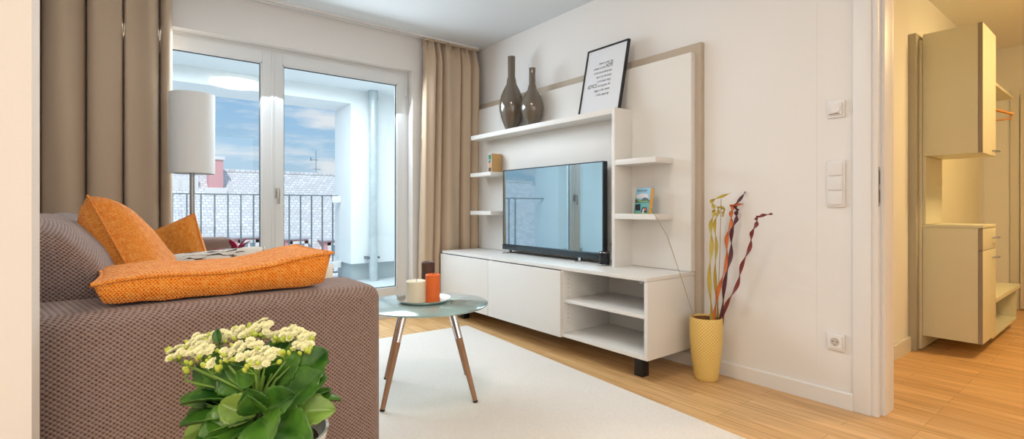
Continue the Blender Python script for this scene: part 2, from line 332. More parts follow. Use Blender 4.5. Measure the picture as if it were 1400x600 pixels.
# ---------------- window (patio doors)
wn = bpy.data.objects.new('window_1', None); COL.objects.link(wn); wn.location = (.91, 4.2, 0); struct(wn)
def wpart(name, mb, m, parent=wn):
    o = mb.build(name, m); mw = Vector((.91, 4.2, 0))
    o.data.transform(Matrix.Translation(-mw)); o.parent = parent; return o
y0, y1 = 4.18, 4.26
mb = MB(); mb.box(-.24, -.185, y0+.015, y1, .04, 2.203); mb.box(2.005, 2.06, y0+.015, y1, .04, 2.203); mb.box(-.185, 2.005, y0+.015, y1, 2.165, 2.203); mb.box(-.185, 2.005, y0+.015, y1, .04, .10)
wpart('window_frame', mb, M['pvc'])
def sash(xa, xb, ga, gb):
    mb = MB(); za, zb = .09, 2.172; g0, g1 = .245, 2.082
    mb.box(xa, ga, y0, y1-.005, za, zb, bev=.004); mb.box(gb, xb, y0, y1-.005, za, zb, bev=.004)
    mb.box(ga, gb, y0+.0005, y1-.006, g1, zb-.0005); mb.box(ga, gb, y0+.0005, y1-.006, za+.0005, g0)
    s = wpart('window_sash', mb, M['pvc'])
    mb = MB(); q = .010
    mb.box(ga-.001, ga+q, y0+.006, y0+.03, g0, g1); mb.box(gb-q, gb+.001, y0+.006, y0+.03, g0, g1); mb.box(ga, gb, y0+.006, y0+.03, g1-q, g1+.001); mb.box(ga, gb, y0+.006, y0+.03, g0-.001, g0+q)
    wpart('glazing_bead', mb, M['pvc'], s)
    mb = MB(); q2 = .016
    mb.box(ga+q, ga+q2, y0+.02, y0+.03, g0, g1); mb.box(gb-q2, gb-q, y0+.02, y0+.03, g0, g1); mb.box(ga, gb, y0+.02, y0+.03, g1-q2, g1-q); mb.box(ga, gb, y0+.02, y0+.03, g0+q, g0+q2)
    wpart('gasket', mb, M['gasket'], s)
    wpart('pane', MB().grid(lambda u, v: (ga+(gb-ga)*u, y0+.034, g0+(g1-g0)*v), 1, 1), M['glass'], s)
    return s
sL = sash(-.215, .909, -.135, .84); sR = sash(.913, 2.03, .985, 1.955)
mb = MB(); mb.box(.905, .917, y0-.006, y0+.01, .1, 2.165, bev=.002); mb.box(.93, .95, y0-.005, y0, .1, 2.165, bev=.002)
wpart('meeting_stile', mb, M['pvc'])
mb = MB(); mb.box(.928, .958, y0-.016, y0-.004, 1.04, 1.12, bev=.004); mb.tube([(.943, y0-.014, 1.10), (.943, y0-.05, 1.10)], .009); mb.box(.933, .953, y0-.062, y0-.047, .995, 1.112, bev=.005)
wpart('window_handle', mb, M['steel'], sR)
mb = MB(); mb.tube([(2.032, y0-.004, 1.98), (2.032, y0-.004, 2.09)], .009); wpart('hinge', mb, M['pvc'], sR)
mb = MB(); mb.tube([(2.032, y0-.004, .2), (2.032, y0-.004, .31)], .009); wpart('hinge', mb, M['pvc'], sR)
# ---------------- loggia outside
sbox('floor_loggia', M['decking'], -1.6, 3.3, 4.3, 7.03, -.1, .0)
sbox('ceiling_loggia', M['render_w'], -1.6, 3.3, 4.3, 7.03, 2.5, 2.62)
mb = MB(); mb.box(2.34, 3.3, 6.41, 7.03, .227, 2.5); mb.box(-1.6, 2.34, 6.41, 7.03, 2.32, 2.5); mb.box(-1.6, -.9, 6.41, 7.03, .227, 2.32)
struct(mb.build('wall_loggia_front', M['render_w']))
mb = MB(); mb.box(2.37, 3.2, 6.47, 7.0, 0, .227); mb.box(-1.6, -.93, 6.47, 7.0, 0, .227); struct(mb.build('trim_3', M['plinth']))
sbox('wall_loggia_side', M['render_w'], 3.2, 3.3, 4.3, 6.41, 0, 2.5)
sbox('wall_loggia_left', M['render_w'], -1.6, -1.5, 4.3, 6.41, 0, 2.5)
t = empty('balcony_railing', (1, 6.8, 0), 'thin grey steel balcony railing with upright bars across the loggia opening', 'railing')
MB().box(-1.89, 1.3, -.02, .02, 1.115, 1.13).build('top_rail', M['rail'], t)
MB().box(-1.89, 1.3, -.015, .015, .08, .1).build('bottom_rail', M['rail'], t)
for x in [-1.25+.138*k for k in range(19) if -1.25+.138*k < 1.25]: MB().box(x-.008, x+.008, -.008, .008, .1, 1.115).build('bar', M['rail'], t)
for z in (1.03, .15): MB().box(1.22, 1.34, -.03, .03, z, z+.09, bev=.008).build('bracket', M['pale'], t)
pp = at(525, 388, 6.27); 
t = empty('downpipe', (2.60, 6.30, 0), 'grey zinc rainwater downpipe against the white loggia wall', 'downpipe')
MB().lathe([(0, 0), (.055, 0), (.055, 2.38), (.062, 2.38), (.062, 2.5), (0, 2.5)], seg=24).build('pipe', M['pipe'], t)
MB().box(-.085, .085, -.015, .11, .29, .32, bev=.004).build('bracket', M['rail'], t)
# ---------------- neighbouring house
th = empty('neighbouring_house', (0, 20, -6), 'neighbouring house with pale tiled roof, red dormers and chimney opposite the window', 'building')
ez, ey, rz, ry = -3.4, -4.0, 2.42, 2.6       # local y, world z of eave and ridge
sl = math.hypot(ry-ey, rz-ez); ang = math.atan2(rz-ez, ry-ey)
def rf(yl): return rz + (yl-ry)*(rz-ez)/(ry-ey) + 6
o = MB().box(-14, 34, 0, sl, -.12, 0).build('roof', M['tiles'], th, loc=(0, ey, ez+6), rot=(ang, 0, 0))
MB().box(-14, 34, ry-.1, ry+.14, rz+6-.06, rz+6+.06, bev=.03).build('roof_ridge', M['tiles'], th)
MB().box(-14, 34, ey+.3, ry+4, 0, ez+6+.1).build('wall', M['pale'], th)
o = MB().box(-14, 34, -sl, 0, -.12, 0).build('roof', M['tiles'], th, loc=(0, 2*ry-ey, ez+6), rot=(-ang, 0, 0))
mb = MB(); cp = at(294, 240, 17.0)
yc = 21.8-20; 
rr_ = FW + RT*((294-700)/682); tt = 21.8/rr_.y; xc = rr_.x*tt
c = mb.box(xc-.24, xc+.24, yc-.25, yc+.3, rf(yc)-.6, 6.97+tt*.094, bev=.01).build('chimney', M['red'], th)
MB().box(xc-.29, xc+.29, yc-.3, yc+.36, 6.97+tt*.094, 6.97+tt*.094+.12, bev=.01).build('chimney_cap', M['pale'], c)
MB().box(xc-.36, xc+.36, yc-.36, yc+.36, rf(yc)-.3, rf(yc)-.02, bev=.01).build('flashing', M['pale'], c)
def dormer(px, w, ytop=325):
    rr_ = FW + RT*((px-700)/682); tt = 18.9/rr_.y; x = rr_.x*tt; yl = 18.9-20
    zt = 6.97-tt*(ytop-283)/682; zb = zt-1.2
    d = MB().box(x-w/2, x+w/2, yl, yl+2.2, zb-.3, zt-.06).build('dormer', M['red'], th)
    MB().box(x-w/2-.08, x+w/2+.08, yl-.1, yl+2.3, zt-.06, zt, bev=.01).build('dormer_roof', M['tiles'], d)
    mb = MB(); a, b = x-w*.34, x+w*.46
    mb.box(a, a+.12, yl-.05, yl, zb, zt-.12); mb.box(b-.12, b, yl-.05, yl, zb, zt-.12); mb.box(a, b, yl-.05, yl, zt-.22, zt-.12); mb.box(a, b, yl-.05, yl, zb, zb+.1); mb.box((a+b)/2-.03, (a+b)/2+.03, yl-.05, yl, zb, zt-.2)
    mb.build('dormer_window', M['pale'], d)
    MB().box(a+.05, b-.05, yl-.02, yl-.005, zb+.08, zt-.2).build('pane', mat('dormer_glass', (.25, .33, .38), .2), d)
dormer(406, .8); dormer(338, .8, 323); dormer(458, .8, 327)
rr_ = FW + RT*((256-700)/682); tt = 21.7/rr_.y; x = rr_.x*tt
MB().box(x-.7, x+.35, 1.7, 2.5, rf(1.7)-.1, 6.97+tt*.06, bev=.01).build('roof_stair_house', M['pale'], th)
rr_ = FW + RT*((432-700)/682); tt = 22.75/rr_.y; x = rr_.x*tt
ta = empty('roof_aerial', (x, 22.75, 2.2), 'thin metal television aerial standing above the neighbouring roof', 'aerial')
mb = MB(); mb.tube([(0, 0, 0), (0, 0, 1.25)], .012, 6); mb.tube([(-.22, 0, .85), (.1, 0, .85)], .01, 6); mb.tube([(-.12, 0, .45), (.2, 0, .45)], .01, 6); mb.tube([(-.22, 0, .8), (-.22, 0, .95)], .02, 6); mb.build('mast', M['rail'], ta)
def hill(u, v): 
    x = -300+900*u; return (x, 380+80*v, -40 + (v)*(57 + 5*math.sin(x*.013+1)+2.5*math.sin(x*.05)))
struct(MB().grid(hill, 60, 4).build('ground_hills', M['hill'], angle=180))
sbox('ground', M['pale'], -60, 90, 8, 380, -6.5, -6)

# ================================================================== CURTAINS
def curtain(name, x0, x1, yb, zb, zt, n, amp, label, seed, phase=0, flare=0.):
    rnd = random.Random(seed); cum = [(c-x0)/(x1-x0) for c in n]; n = len(cum)-1; am = [rnd.uniform(.7, 1.) for _ in range(n)]
    t = empty(name, ((x0+x1)/2, yb, 0), label, 'curtain', 'floor-length curtains beside the patio window')
    xm = (x0+x1)/2
    def fn(u, v):
        k = max(i for i in range(n) if cum[i] <= u+1e-9); s = (u-cum[k])/(cum[k+1]-cum[k])
        z = zb+(zt-zb)*v
        sl = min(1, max(0, (s-.07)/.86)); lobe = abs(math.sin(PI*sl))**.40*amp*am[k]
        top = max(0, (v-.93)/.07)
        gath = .011*math.sin(u*n*26+seed)*top + .004*math.sin(u*n*9+v*3)*(1-top)
        wl = (cum[k+1]-cum[k])*n; inner = .017*wl*math.sin(2*PI*s*1.5+k*2+v*1.5)*(.35+v*.65)
        side = -.11/.55*(cum[k+1]-cum[k])*(x1-x0)*math.sin(2*PI*s)*(1-.5*max(0, (v-.93)/.07))*(1-.6*top)
        x = x0+(x1-x0)*u+side*.55 + flare*(1-v)*(u-1)
        return (x-xm, -(lobe*(1-.45*top)+gath+inner), z)
    o = MB().grid(fn, n*60, 40).build('drape', M['curtain'], t, angle=180); solid(o, .003)
    o = MB().box(x0-xm, x1-xm, -.012-amp*.5, -.002, zt-.004, zt+.012, bev=.002).build('heading_tape', M['curtain'], t)
    return t
curtain('curtain', -.49, .262, 4.065, .03, 2.47, [-.49, -.385, -.178, .003, .193, .262], .125, 'taupe floor-length curtain gathered behind the sofa, beside the white floor lamp', 3)
curtain('curtain', 2.135, 2.705, 4.055, .03, 2.47, [2.135, 2.235, 2.30, 2.505, 2.60, 2.705], .125, 'taupe floor-length curtain hanging in the corner next to the television unit', 5, flare=.05)
t = empty('curtain_track', (1.1, 4.0, 2.5), 'slim white double curtain track fixed to the ceiling along the window wall', 'curtain track')
MB().box(-1.6, 1.6, -.022, -.004, -.016, 0, bev=.002).build('track_channel', M['trim'], t)
MB().box(-1.6, 1.6, .014, .032, -.016, 0, bev=.002).build('track_channel', M['trim'], t)
MB().box(-1.6, 1.6, -.004, .014, -.005, 0).build('track_web', M['board'], t)

# ================================================================== RUG
a = math.radians(4)
t = MB(); t.box(-.755, .765, -1.35, 1.35, 0, .012, bev=.004)
rug = t.build('rug', M['rug'], loc=(1.345, 2.12, 0), rot=(0, 0, -a))
tag(rug, 'large cream wool rug under the glass coffee table', 'rug')

# ================================================================== TV WALL UNIT
tb = empty('wall_panel', (2.75, 2.83, 0), 'tall cream wall panel with taupe border behind the television', 'wall panel')
MB().box(-.035, 0, -1.18, 1.17, .10, 1.955, bev=.002).build('border_board', M['board'], tb)
MB().box(-.085, -.036, -1.145, 1.10, .585, 1.892, bev=.002).build('front_board', M['cab'], tb)
# --- low bench cabinet, local origin (2.25, 1.69, 0); extends +x .46, +y 2.21
tv = empty('television_bench', (2.25, 1.69, 0), 'long cream low cabinet with two doors and an open shelf bay under the television', 'cabinet')
D = .462; W = 2.21; zb, zt = .128, .583
mb = MB(); mb.box(0, D, 0, W, zt-.022, zt, bev=.0015); mb.build('top_board', M['cab'], tv)
mb = MB(); mb.box(.004, D, .0, .022, zb, zt-.023, bev=.001); mb.build('side_panel', M['cab'], tv)
mb = MB(); mb.box(.02, D, W-.022, W, zb, zt-.023, bev=.001); mb.build('side_panel', M['cab'], tv)
mb = MB(); mb.box(.004, D, .023, W-.023, zb, zb+.022, bev=.001); mb.build('bottom_board', M['cab'], tv)
mb = MB(); mb.box(D-.012, D-.002, .023, W-.023, zb+.023, zt-.024); mb.build('back_panel', M['cab'], tv)
yd = .66
mb = MB(); mb.box(.004, D-.013, yd, yd+.022, zb+.023, zt-.024, bev=.001)
dv = mb.build('divider_panel', M['cab'], tv)
for xx in (.05, .33):
    for k in range(11): z = zb+.09+k*.028; MB().tube([(xx, yd-.0006, z), (xx, yd+.001, z)], .0028, 8).build('pin_hole', M['hole'], dv)
mb = MB(); mb.box(.004, D-.013, 1.45, 1.472, zb+.023, zt-.024); mb.build('divider_panel', M['cab'], tv)
mb = MB(); mb.box(.012, D-.014, .024, yd-.001, .352, .374, bev=.001); mb.build('shelf', M['cab'], tv)
mb = MB(); mb.box(.008, .05, .03, .055, zt-.038, zt-.0235, bev=.004); mb.build('shelf_catch', M['steel'], tv)
for (ya, yb_) in ((yd+.006, 1.476), (1.480, W-.001)):
    mb = MB(); mb.box(-.016, .003, ya, yb_, zb-.002, zt-.028, bev=.0015); mb.build('door', M['cab'], tv)
for (xx, yy) in ((.11, .12), (.11, W-.2), (.38, .95), (.38, W-.2)):
    mb = MB(); mb.box(xx-.03, xx+.03, yy-.03, yy+.03, 0.0, zb, bev=.003); mb.build('leg', M['black'], tv)['label'] = 'black square leg'
# --- display shelf unit above: upper shelf + upright + small shelves
XF = 2.49; XB = 2.665
us = empty('display_shelf', (XB, 2.12, 0), 'cream L-shaped shelf with upright spanning above the television', 'shelf')
MB().box(XF-XB, 0, .024, 1.68, 1.574, 1.612, bev=.0015).build('shelf_board', M['cab'], us)
MB().box(XF-XB, 0, 0, .024, .583, 1.612, bev=.0015).build('upright_panel', M['cab'], us)
def sshelf(y0, y1, z, label):
    o = MB().box(XF-XB, 0, y0-(y0+y1)/2, y1-(y0+y1)/2, -.034, 0, bev=.0015).build('wall_shelf', M['cab'], loc=(XB, (y0+y1)/2, z))
    tag(o, label, 'shelf', 'small cream wall shelves beside the television')
sshelf(1.807, 2.119, 1.272, 'small empty cream shelf right of the upright, above the shelf with the travel book')
sshelf(1.807, 2.119, .928, 'small cream shelf right of the upright carrying the colourful book')
sshelf(3.49, 3.81, 1.275, 'small cream shelf beside the curtain carrying the green-spined book')
sshelf(3.49, 3.81, .935, 'small empty cream shelf beside the curtain, lowest on the left')
# --- television
tx = empty('television', (2.585, 2.845, .583), 'large black flat-screen television reflecting the window, on the low cabinet', 'television')
MB().box(-.02, .02, -.565, .565, .03, .70, bev=.003).build('housing', M['black'], tx)
MB().box(.02, .055, -.35, .35, .07, .40, bev=.01).build('rear_cover', M['black'], tx)
MB().box(-.0225, -.0205, -.556, .556, .075, .692).build('screen', M['screen'], tx)
MB().box(-.03, -.0202, -.565, .565, .028, .072, bev=.003).build('bottom_bezel', M['bezel'], tx)
mb = MB(); mb.box(-.0235, -.0202, -.565, -.556, .07, .70); mb.box(-.0235, -.0202, .556, .565, .07, .70); mb.box(-.0235, -.0202, -.556, .556, .692, .70); mb.build('screen_rim', M['bezel'], tx)
for yy in (-.33, .50):
    mb = MB(); mb.box(-.07, .06, yy-.012, yy+.012, 0, .008, bev=.002); mb.box(-.012, .012, yy-.012, yy+.012, .006, .032); mb.build('foot', M['silver'], tx)
# --- round speaker with cable
c0 = at(824, 362, 1); d = c0-Vector((0, 0, .97)); c0 = Vector((0, 0, .97))+d*((.583-.97)/d.z)
t = empty('speaker', (2.522, 2.235, .583), 'small black cylindrical speaker on the cabinet at the television corner', 'speaker')
MB().lathe([(0, 0), (.034, 0), (.036, .003), (.036, .09), (.033, .094), (0, .094)], seg=32).build('body', M['black'], t)
MB().lathe([(.0362, .084), (.0372, .086), (.0362, .088)], seg=32).build('trim_ring', M['steel'], t)
MB().lathe([(.0362, .004), (.0375, .006), (.0362, .008)], seg=32).build('trim_ring', M['steel'], t)
MB().tube([(.02, -.032, .03), (.045, -.06, .035), (.06, -.055, .08), (.06, -.03, .12), (.07, .0, .14), (.09, .03, .12)], .0022, 6).build('cable', M['black'], t)

# ================================================================== THINGS ON THE SHELVES
def bottle_vase(h, r, neck, loc, label):
    prof = [(0, 0), (r*.42, 0), (r*.45, .004), (r*.62, h*.07), (r*.86, h*.18), (r*.98, h*.28), (r, h*.33), (r*.97, h*.39), (r*.86, h*.47), (r*.66, h*.55), (r*.42, h*.625), (neck*1.25, h*.68), (neck*1.0, h*.73), (neck, h*.985), (neck*1.04, h), (neck*.8, h), (neck*.75, h*.8), (0, h*.79)]
    # smooth profile
    pr = []
    for i in range(len(prof)-1):
        pr.append(prof[i])
    pr.append(prof[-1])
    o = MB().lathe(pr, seg=48).build('vase', M['vase'], loc=loc, angle=60)
    tag(o, label, 'vase', 'taupe bottle vases on the shelf')
bottle_vase(.625, .105, .031, (2.585, 3.32, 1.612), 'taller glossy taupe bottle vase, left of the pair above the television')
bottle_vase(.47, .092, .026, (2.585, 3.05, 1.612), 'shorter glossy taupe bottle vase, right of the pair above the television')
# poster: leaning back against the panel's top edge
ph_, pw_ = .492, .372
lean = math.atan2(.10, .47)
po = empty('framed_poster', (2.555, 2.325, 1.6125), 'black-framed poster with handwritten lettering leaning on the upper shelf', 'framed poster', rot=(0, lean, 0))
# local: z up the poster, y along width (left = +y), x depth
mb = MB(); q = .011
mb.box(-.002, .018, -pw_/2, -pw_/2+q, 0, ph_); mb.box(-.002, .018, pw_/2-q, pw_/2, 0, ph_); mb.box(-.002, .018, -pw_/2+q, pw_/2-q, 0, q); mb.box(-.002, .018, -pw_/2+q, pw_/2-q, ph_-q, ph_)
mb.build('frame', M['black'], po)
pr_ = MB().box(.004, .014, -pw_/2+q, pw_/2-q, q, ph_-q).build('print', M['paper'], po)
lines = [('if need to take, that', 0, 0), ('a dream is to be', 0, 'HOPE'), ('in the sky and have your', 0, 0), ('who I can the smiley', 0, 0), ('is the lovely things', 0, 0), ('are not gone, the', 'ADVICE', 0), ('danger in the rhythm', 0, 0), ('of the simple day', 0, 0)]
for i, (s, pre, post) in enumerate(lines):
    z = ph_*.735-i*ph_*.068; y = -.07
    segs = []
    if post: segs.append((post, .042, 0))
    segs.append((s, .024, .35))
    if pre: segs.append((pre, .042, 0))
    for (tx_, size, sh) in segs:
        me = text_mesh(tx_, size, sh); xs = [v.co.x for v in me.vertices]; wd = max(xs)-min(xs)
        kx = .6 if sh == 0 else .68
        o = bpy.data.objects.new('lettering', me); COL.objects.link(o); me.materials.append(M['ink']); o.parent = pr_
        # text x -> -y, text y -> z, normal -x
        y_left = y+wd*kx
        me.transform(Matrix(((0, 0, -1, .0032), (-kx, 0, 0, y_left), (0, 1, 0, z), (0, 0, 0, 1))))
        y = y_left+.006
# book on right shelf (leaning back slightly), facing -x-ish
def book(name, loc, rot, w, h, th, label, art, pages):
    t = empty(name, loc, label, 'book', rot=rot)
    # local: cover faces -x, y width, z height
    mb = MB(); mb.box(0, .002, -w/2, w/2, 0, h); mb.box(th-.002, th, -w/2, w/2, 0, h); mb.box(.002, th-.002, w/2-.002, w/2, 0, h); c = mb.build('cover', M['b_sky'], t)
    MB().box(.0021, th-.0021, -w/2+.001, w/2-.003, .002, h-.002).build('pages', pages, t)
    art(c, w, h); return t
def art1(c, w, h):
    mats = [M['b_sky'], M['b_cloud'], M['b_dark'], M['b_green'], M['b_teal'], M['b_redd'], M['ink'], M['b_or']]
    mb = MB(); x = -.0003
    def blob(mi, pts, dx):
        mb.mi = mi; mb.prism([(p[0]*w-w/2, p[1]*h) for p in pts], 'x', x-dx, x+.0001-dx*.5)
    blob(1, [(.1, .62), (.9, .6), (.95, .72), (.6, .78), (.2, .75)], .0001)
    blob(2, [(0, .42), (1, .42), (1, .6), (.8, .5), (.55, .54), (.4, .62), (.2, .6), (0, .5)], .0003)
    blob(3, [(0, .44), (.7, .44), (1, .58), (.75, .56), (.5, .5), (.2, .5)], .0005)
    blob(4, [(0, .06), (1, .06), (1, .42), (0, .42)], .0004)
    blob(6, [(.55, .12), (.9, .12), (.95, .35), (.6, .38)], .0007); blob(6, [(.08, .05), (.5, .05), (.45, .24), (.15, .25)], .0007)
    blob(5, [(.15, .12), (.28, .1), (.3, .2), (.18, .22)], .0009); blob(1, [(.3, .02), (.42, .02), (.38, .2), (.32, .2)], .0010)
    blob(3, [(0, 0), (1, 0), (1, .05), (0, .05)], .0004)
    mb.build('cover_art', mats, c)
    me = text_mesh('Geschichten', .017); me.materials.append(M['ink']); me.transform(Matrix(((0, 0, -1, -.0012), (-1, 0, 0, w*.42), (0, 1, 0, h*.86), (0, 0, 0, 1))))
    o = bpy.data.objects.new('title', me); COL.objects.link(o); o.parent = c
book('book', (2.555, 1.965, .9285), (0, math.radians(9), math.radians(-8)), .125, .165, .03, 'small book with blue and green landscape cover on the lower right shelf', art1, M['bookedge'])
# book on left shelf: spine faces -x
t = empty('book', (2.545, 3.575, 1.275), 'thick book with green and brown printed spine standing on the left shelf', 'book')
MB().box(0, .11, -.022, .022, 0, .165, bev=.001).build('pages', M['kraft'], t)
sp = MB().box(-.003, .0, -.024, .024, 0, .168).build('spine', M['b_cloud'], t)
mb = MB()
for mi, (a0, a1, y0_, y1_) in enumerate([(.115, .155, -.018, .018), (.10, .112, -.016, .016), (.085, .097, -.012, .018), (.045, .08, -.014, .014), (.003, .042, -.019, .019)]):
    mb.mi = mi; mb.box(-.0036, -.003, y0_, y1_, a0, a1)
mb.build('spine_art', [M['b_gr2'], M['b_teal'], M['b_dark'], M['b_or'], M['b_brown']], sp)

# ================================================================== SOFA
sf = empty('sofa', (0, 1.29, 0), 'brown basket-weave sofa with loose grey back cushions along the left wall', 'sofa')
def rbox(name, x0, x1, y0, y1, z0, z1, r, m, crown=0, seg=4, parent=sf):
    bm = bmesh.new(); 
    v = [bm.verts.new((x, y, z)) for x in (x0, x1) for y in (y0, y1) for z in (z0, z1)]
    for q in ((0,1,3,2),(4,6,7,5),(0,4,5,1),(2,3,7,6),(0,2,6,4),(1,5,7,3)): bm.faces.new([v[i] for i in q])
    bmesh.ops.bevel(bm, geom=bm.edges[:], offset=r, segments=seg, affect='EDGES', profile=.5)
    b = MB(); b.bm.free(); b.bm = bm
    return b.build(name, m, parent, angle=60)
SX = .56
near = rbox('armrest', -.45, SX, 0, .26, .05, .758, .035, M['sofa'])
far = rbox('armrest', -.45, .53, 2.13, 2.33, .05, .785, .035, M['sofa'])
rbox('seat_base', -.45, SX-.02, .261, 2.129, .05, .30, .02, M['sofa'])
rbox('seat_cushion', -.2, SX, .265, 1.192, .301, .45, .04, M['sofa'])
rbox('seat_cushion', -.2, SX, 1.198, 2.125, .301, .45, .04, M['sofa'])
rbox('backrest', -.48, -.3, .261, 2.129, .302, .86, .05, M['sofa'])
for x in (-.4, SX-.1):
    for y in (.08, 2.25): MB().lathe([(0, 0), (.02, 0), (.026, .052), (0, .052)], (x, y, 0), 16).build('foot', M['black'], sf)
# grey back cushions: slanted wedge shape
def backcush(y0, y1, dx=0, dz=0):
    def fn(u, v):   # u around profile, v along y
        prof = [(-.29, .452), (-.05, .452), (.035, .50), (.04, .60), (.01, .74), (-.045, .85), (-.115, .925), (-.20, .953), (-.27, .93), (-.295, .8), (-.29, .6)]
        n = len(prof); f = u*n; i = int(f) % n; a, b = prof[i], prof[(i+1) % n]; s = f-int(f)
        s2 = s
        x = a[0]+(b[0]-a[0])*s2; z = a[1]+(b[1]-a[1])*s2
        cx, cz = -.15, .70
        e = abs(2*v-1); k = 1-.13*e**6; k = k*(1-.0*e)
        return (cx+(x-cx)*k+dx, y0+(y1-y0)*v, cz+(z-cz)*k+dz)
    mb = MB(); mb.grid(fn, 33, 20)
    bmesh.ops.remove_doubles(mb.bm, verts=mb.bm.verts[:], dist=1e-5)
    bmesh.ops.holes_fill(mb.bm, edges=[e for e in mb.bm.edges if e.is_boundary], sides=0)
    o = mb.build('back_cushion', M['sofa'], sf, angle=180); return subd(o)
backcush(.275, 1.19); backcush(1.20, 2.12, -.01, -.005)

# ---------------- loose cushions
def pillow(name, sx, sy, th, m, mtx, label, piping=True, corner=.05, group=None, cat='cushion', seamz=None, pm=None):
    """square pillow, local XY plane, thickness Z"""
    o = empty(name, (0, 0, 0), label, cat, group); o.matrix_world = mtx
    def edge(u, v):  # pinch sides between pointed corners
        a, b = 2*u-1, 2*v-1
        x = a*sx/2*(1-corner*(1-b*b)*abs(a)**3); y = b*sy/2*(1-corner*(1-a*a)*abs(b)**3)
        return a, b, x, y
    def surf(sg):
        def fn(u, v):
            a, b, x, y = edge(u, v)
            h = th/2*(max(0, (1-a**4))*max(0, (1-b**4)))**.36
            wr = .006*noise.noise(Vector((a*2.6+sg*5, b*2.6, sg)))*(1-max(abs(a), abs(b))**6)*2
            return (x, y, sg*(h+wr*(h > .01)))
        return fn
    mb = MB(); mb.grid(surf(1), 28, 28); mb.grid(surf(-1), 28, 28)
    p = mb.build('cushion_cover', m, o, angle=180, merge=1e-5)
    if piping:
        pts = []
        for k in range(112):
            s = k/28; q = int(s); f = s-q
            u, v = [(f, 0), (1, f), (1-f, 1), (0, 1-f)][q]
            a, b, x, y = edge(u, v); pts.append((x*1.006, y*1.006, 0))
        pts.append(pts[0]); MB().tube(pts, .0035, 6, cap=False).build('piping', pm or m, o, angle=180)
    return o
# front cushion lying on near armrest
t = empty('cushion', (0, 0, 0), 'orange woven cushion lying flat along the near sofa armrest', 'cushion', 'orange woven cushions on the sofa')
FX0, FX1, FY0, FY1 = -.052, .437, 1.325, 1.66
def seam_pt(a, b):
    u = (a+1)/2; x = FX0+(FX1-FX0)*u; y = FY0+(FY1-FY0)*(b+1)/2
    cn = .10
    x2 = (FX0+FX1)/2+(x-(FX0+FX1)/2)*(1-cn*.5*(1-b*b)*abs(a)**3); y2 = (FY0+FY1)/2+(y-(FY0+FY1)/2)*(1-cn*(1-a*a)*abs(b)**3)
    z = .765+.046+.020*u+.012*max(0, u-.72)*5+.005*math.sin(u*9)
    return x2, y2, z
def fc(sg):
    def fn(uu, vv):
        a, b = 2*uu-1, 2*vv-1
        x, y, z = seam_pt(a, b); e = max(0, (1-abs(a)**(14 if a > 0 else 5)))*max(0, (1-b**12))
        if sg > 0: z2 = z+.009*max(0, (1-a**4)*(1-b**4))**.5 + .005*noise.noise(Vector((a*3, b*3, 1)))*e
        else:
            g = e**.11 if e > 0 else 0; base = .762+ .004*noise.noise(Vector((a*4, b*4, 7)))
            z2 = z+(base-z)*min(1, g)
            k = 1-.035*g; x = (FX0+FX1)/2+(x-(FX0+FX1)/2)*k; 
        return (x, y, z2)
    return fn
mb = MB(); mb.grid(fc(1), 40, 32); mb.grid(fc(-1), 40, 32); mb.build('cushion_cover', M['orange'], t, angle=180, merge=1e-5)
pts = []
for k in range(120):
    s = k/30; q = int(s); f = s-q; u, v = [(f, 0), (1, f), (1-f, 1), (0, 1-f)][q]; x, y, z = seam_pt(2*u-1, 2*v-1); pts.append((x, y, z))
pts.append(pts[0]); MB().tube(pts, .004, 6, cap=False).build('piping', M['orange'], t, angle=180)
G2 = 'orange woven cushions on the sofa'
# leaning cushion: plane contains y; normal towards +x+z
def frame(c, ex, ez):
    ex = ex.normalized(); ez = (ez-ex*ez.dot(ex)).normalized(); ey = ez.cross(ex)
    m = Matrix((ex, ey, ez)).transposed().to_4x4(); m.translation = c; return m
tip = at(116, 262, 1.62); ZV = Vector((0, 0, 1))
Lv = (RT*.78-FW*.38-ZV*.55).normalized(); Ev = (-RT*.08+FW*1.28-ZV*1.0).normalized(); Ev = (Ev-Lv*Ev.dot(Lv)).normalized()
Mx = frame(tip+Lv*.235+Ev*.225, Lv, Lv.cross(Ev))
Mx = Matrix.Translation(tip+RT*.022-ZV*.032) @ Matrix.Rotation(math.radians(9), 4, FW) @ Matrix.Translation(-tip) @ Mx
pillow('cushion', .50, .48, .20, M['orange'], Mx, 'orange woven cushion standing pointed against the grey back cushions near the armrest', group=G2, corner=.05)
nn_ = (-FW*.95+ZV*.12).normalized(); ub = RT.cross(nn_); ub = ub if ub.z > 0 else -ub
rt = RT*math.cos(.38)+ub*math.sin(.38); up_ = ub*math.cos(.38)-RT*math.sin(.38)
Mx = frame(at(264, 295, 2.75)-rt*.20-up_*.20, rt, nn_)
pillow('cushion', .42, .42, .14, M['orange'], Mx, 'orange woven cushion farthest back, leaning near the far armrest', group=G2)
Mx = Matrix.Translation((.35, 2.66, .638)) @ Euler((math.radians(44), math.radians(-4), math.radians(-8)), 'XYZ').to_matrix().to_4x4()
pillow('cushion', .42, .34, .10, M['pattern'], Mx, 'off-white cushion with dark brush pattern behind the orange cushions', piping=False)
Mx = Matrix.Translation((.40, 1.64, .615)) @ Euler((math.radians(80), 0, math.radians(0)), 'XYZ').to_matrix().to_4x4()
pillow('cushion', .30, .34, .11, M['ivory'], Mx, 'plain ivory cushion peeking over the near armrest by the window', piping=False)
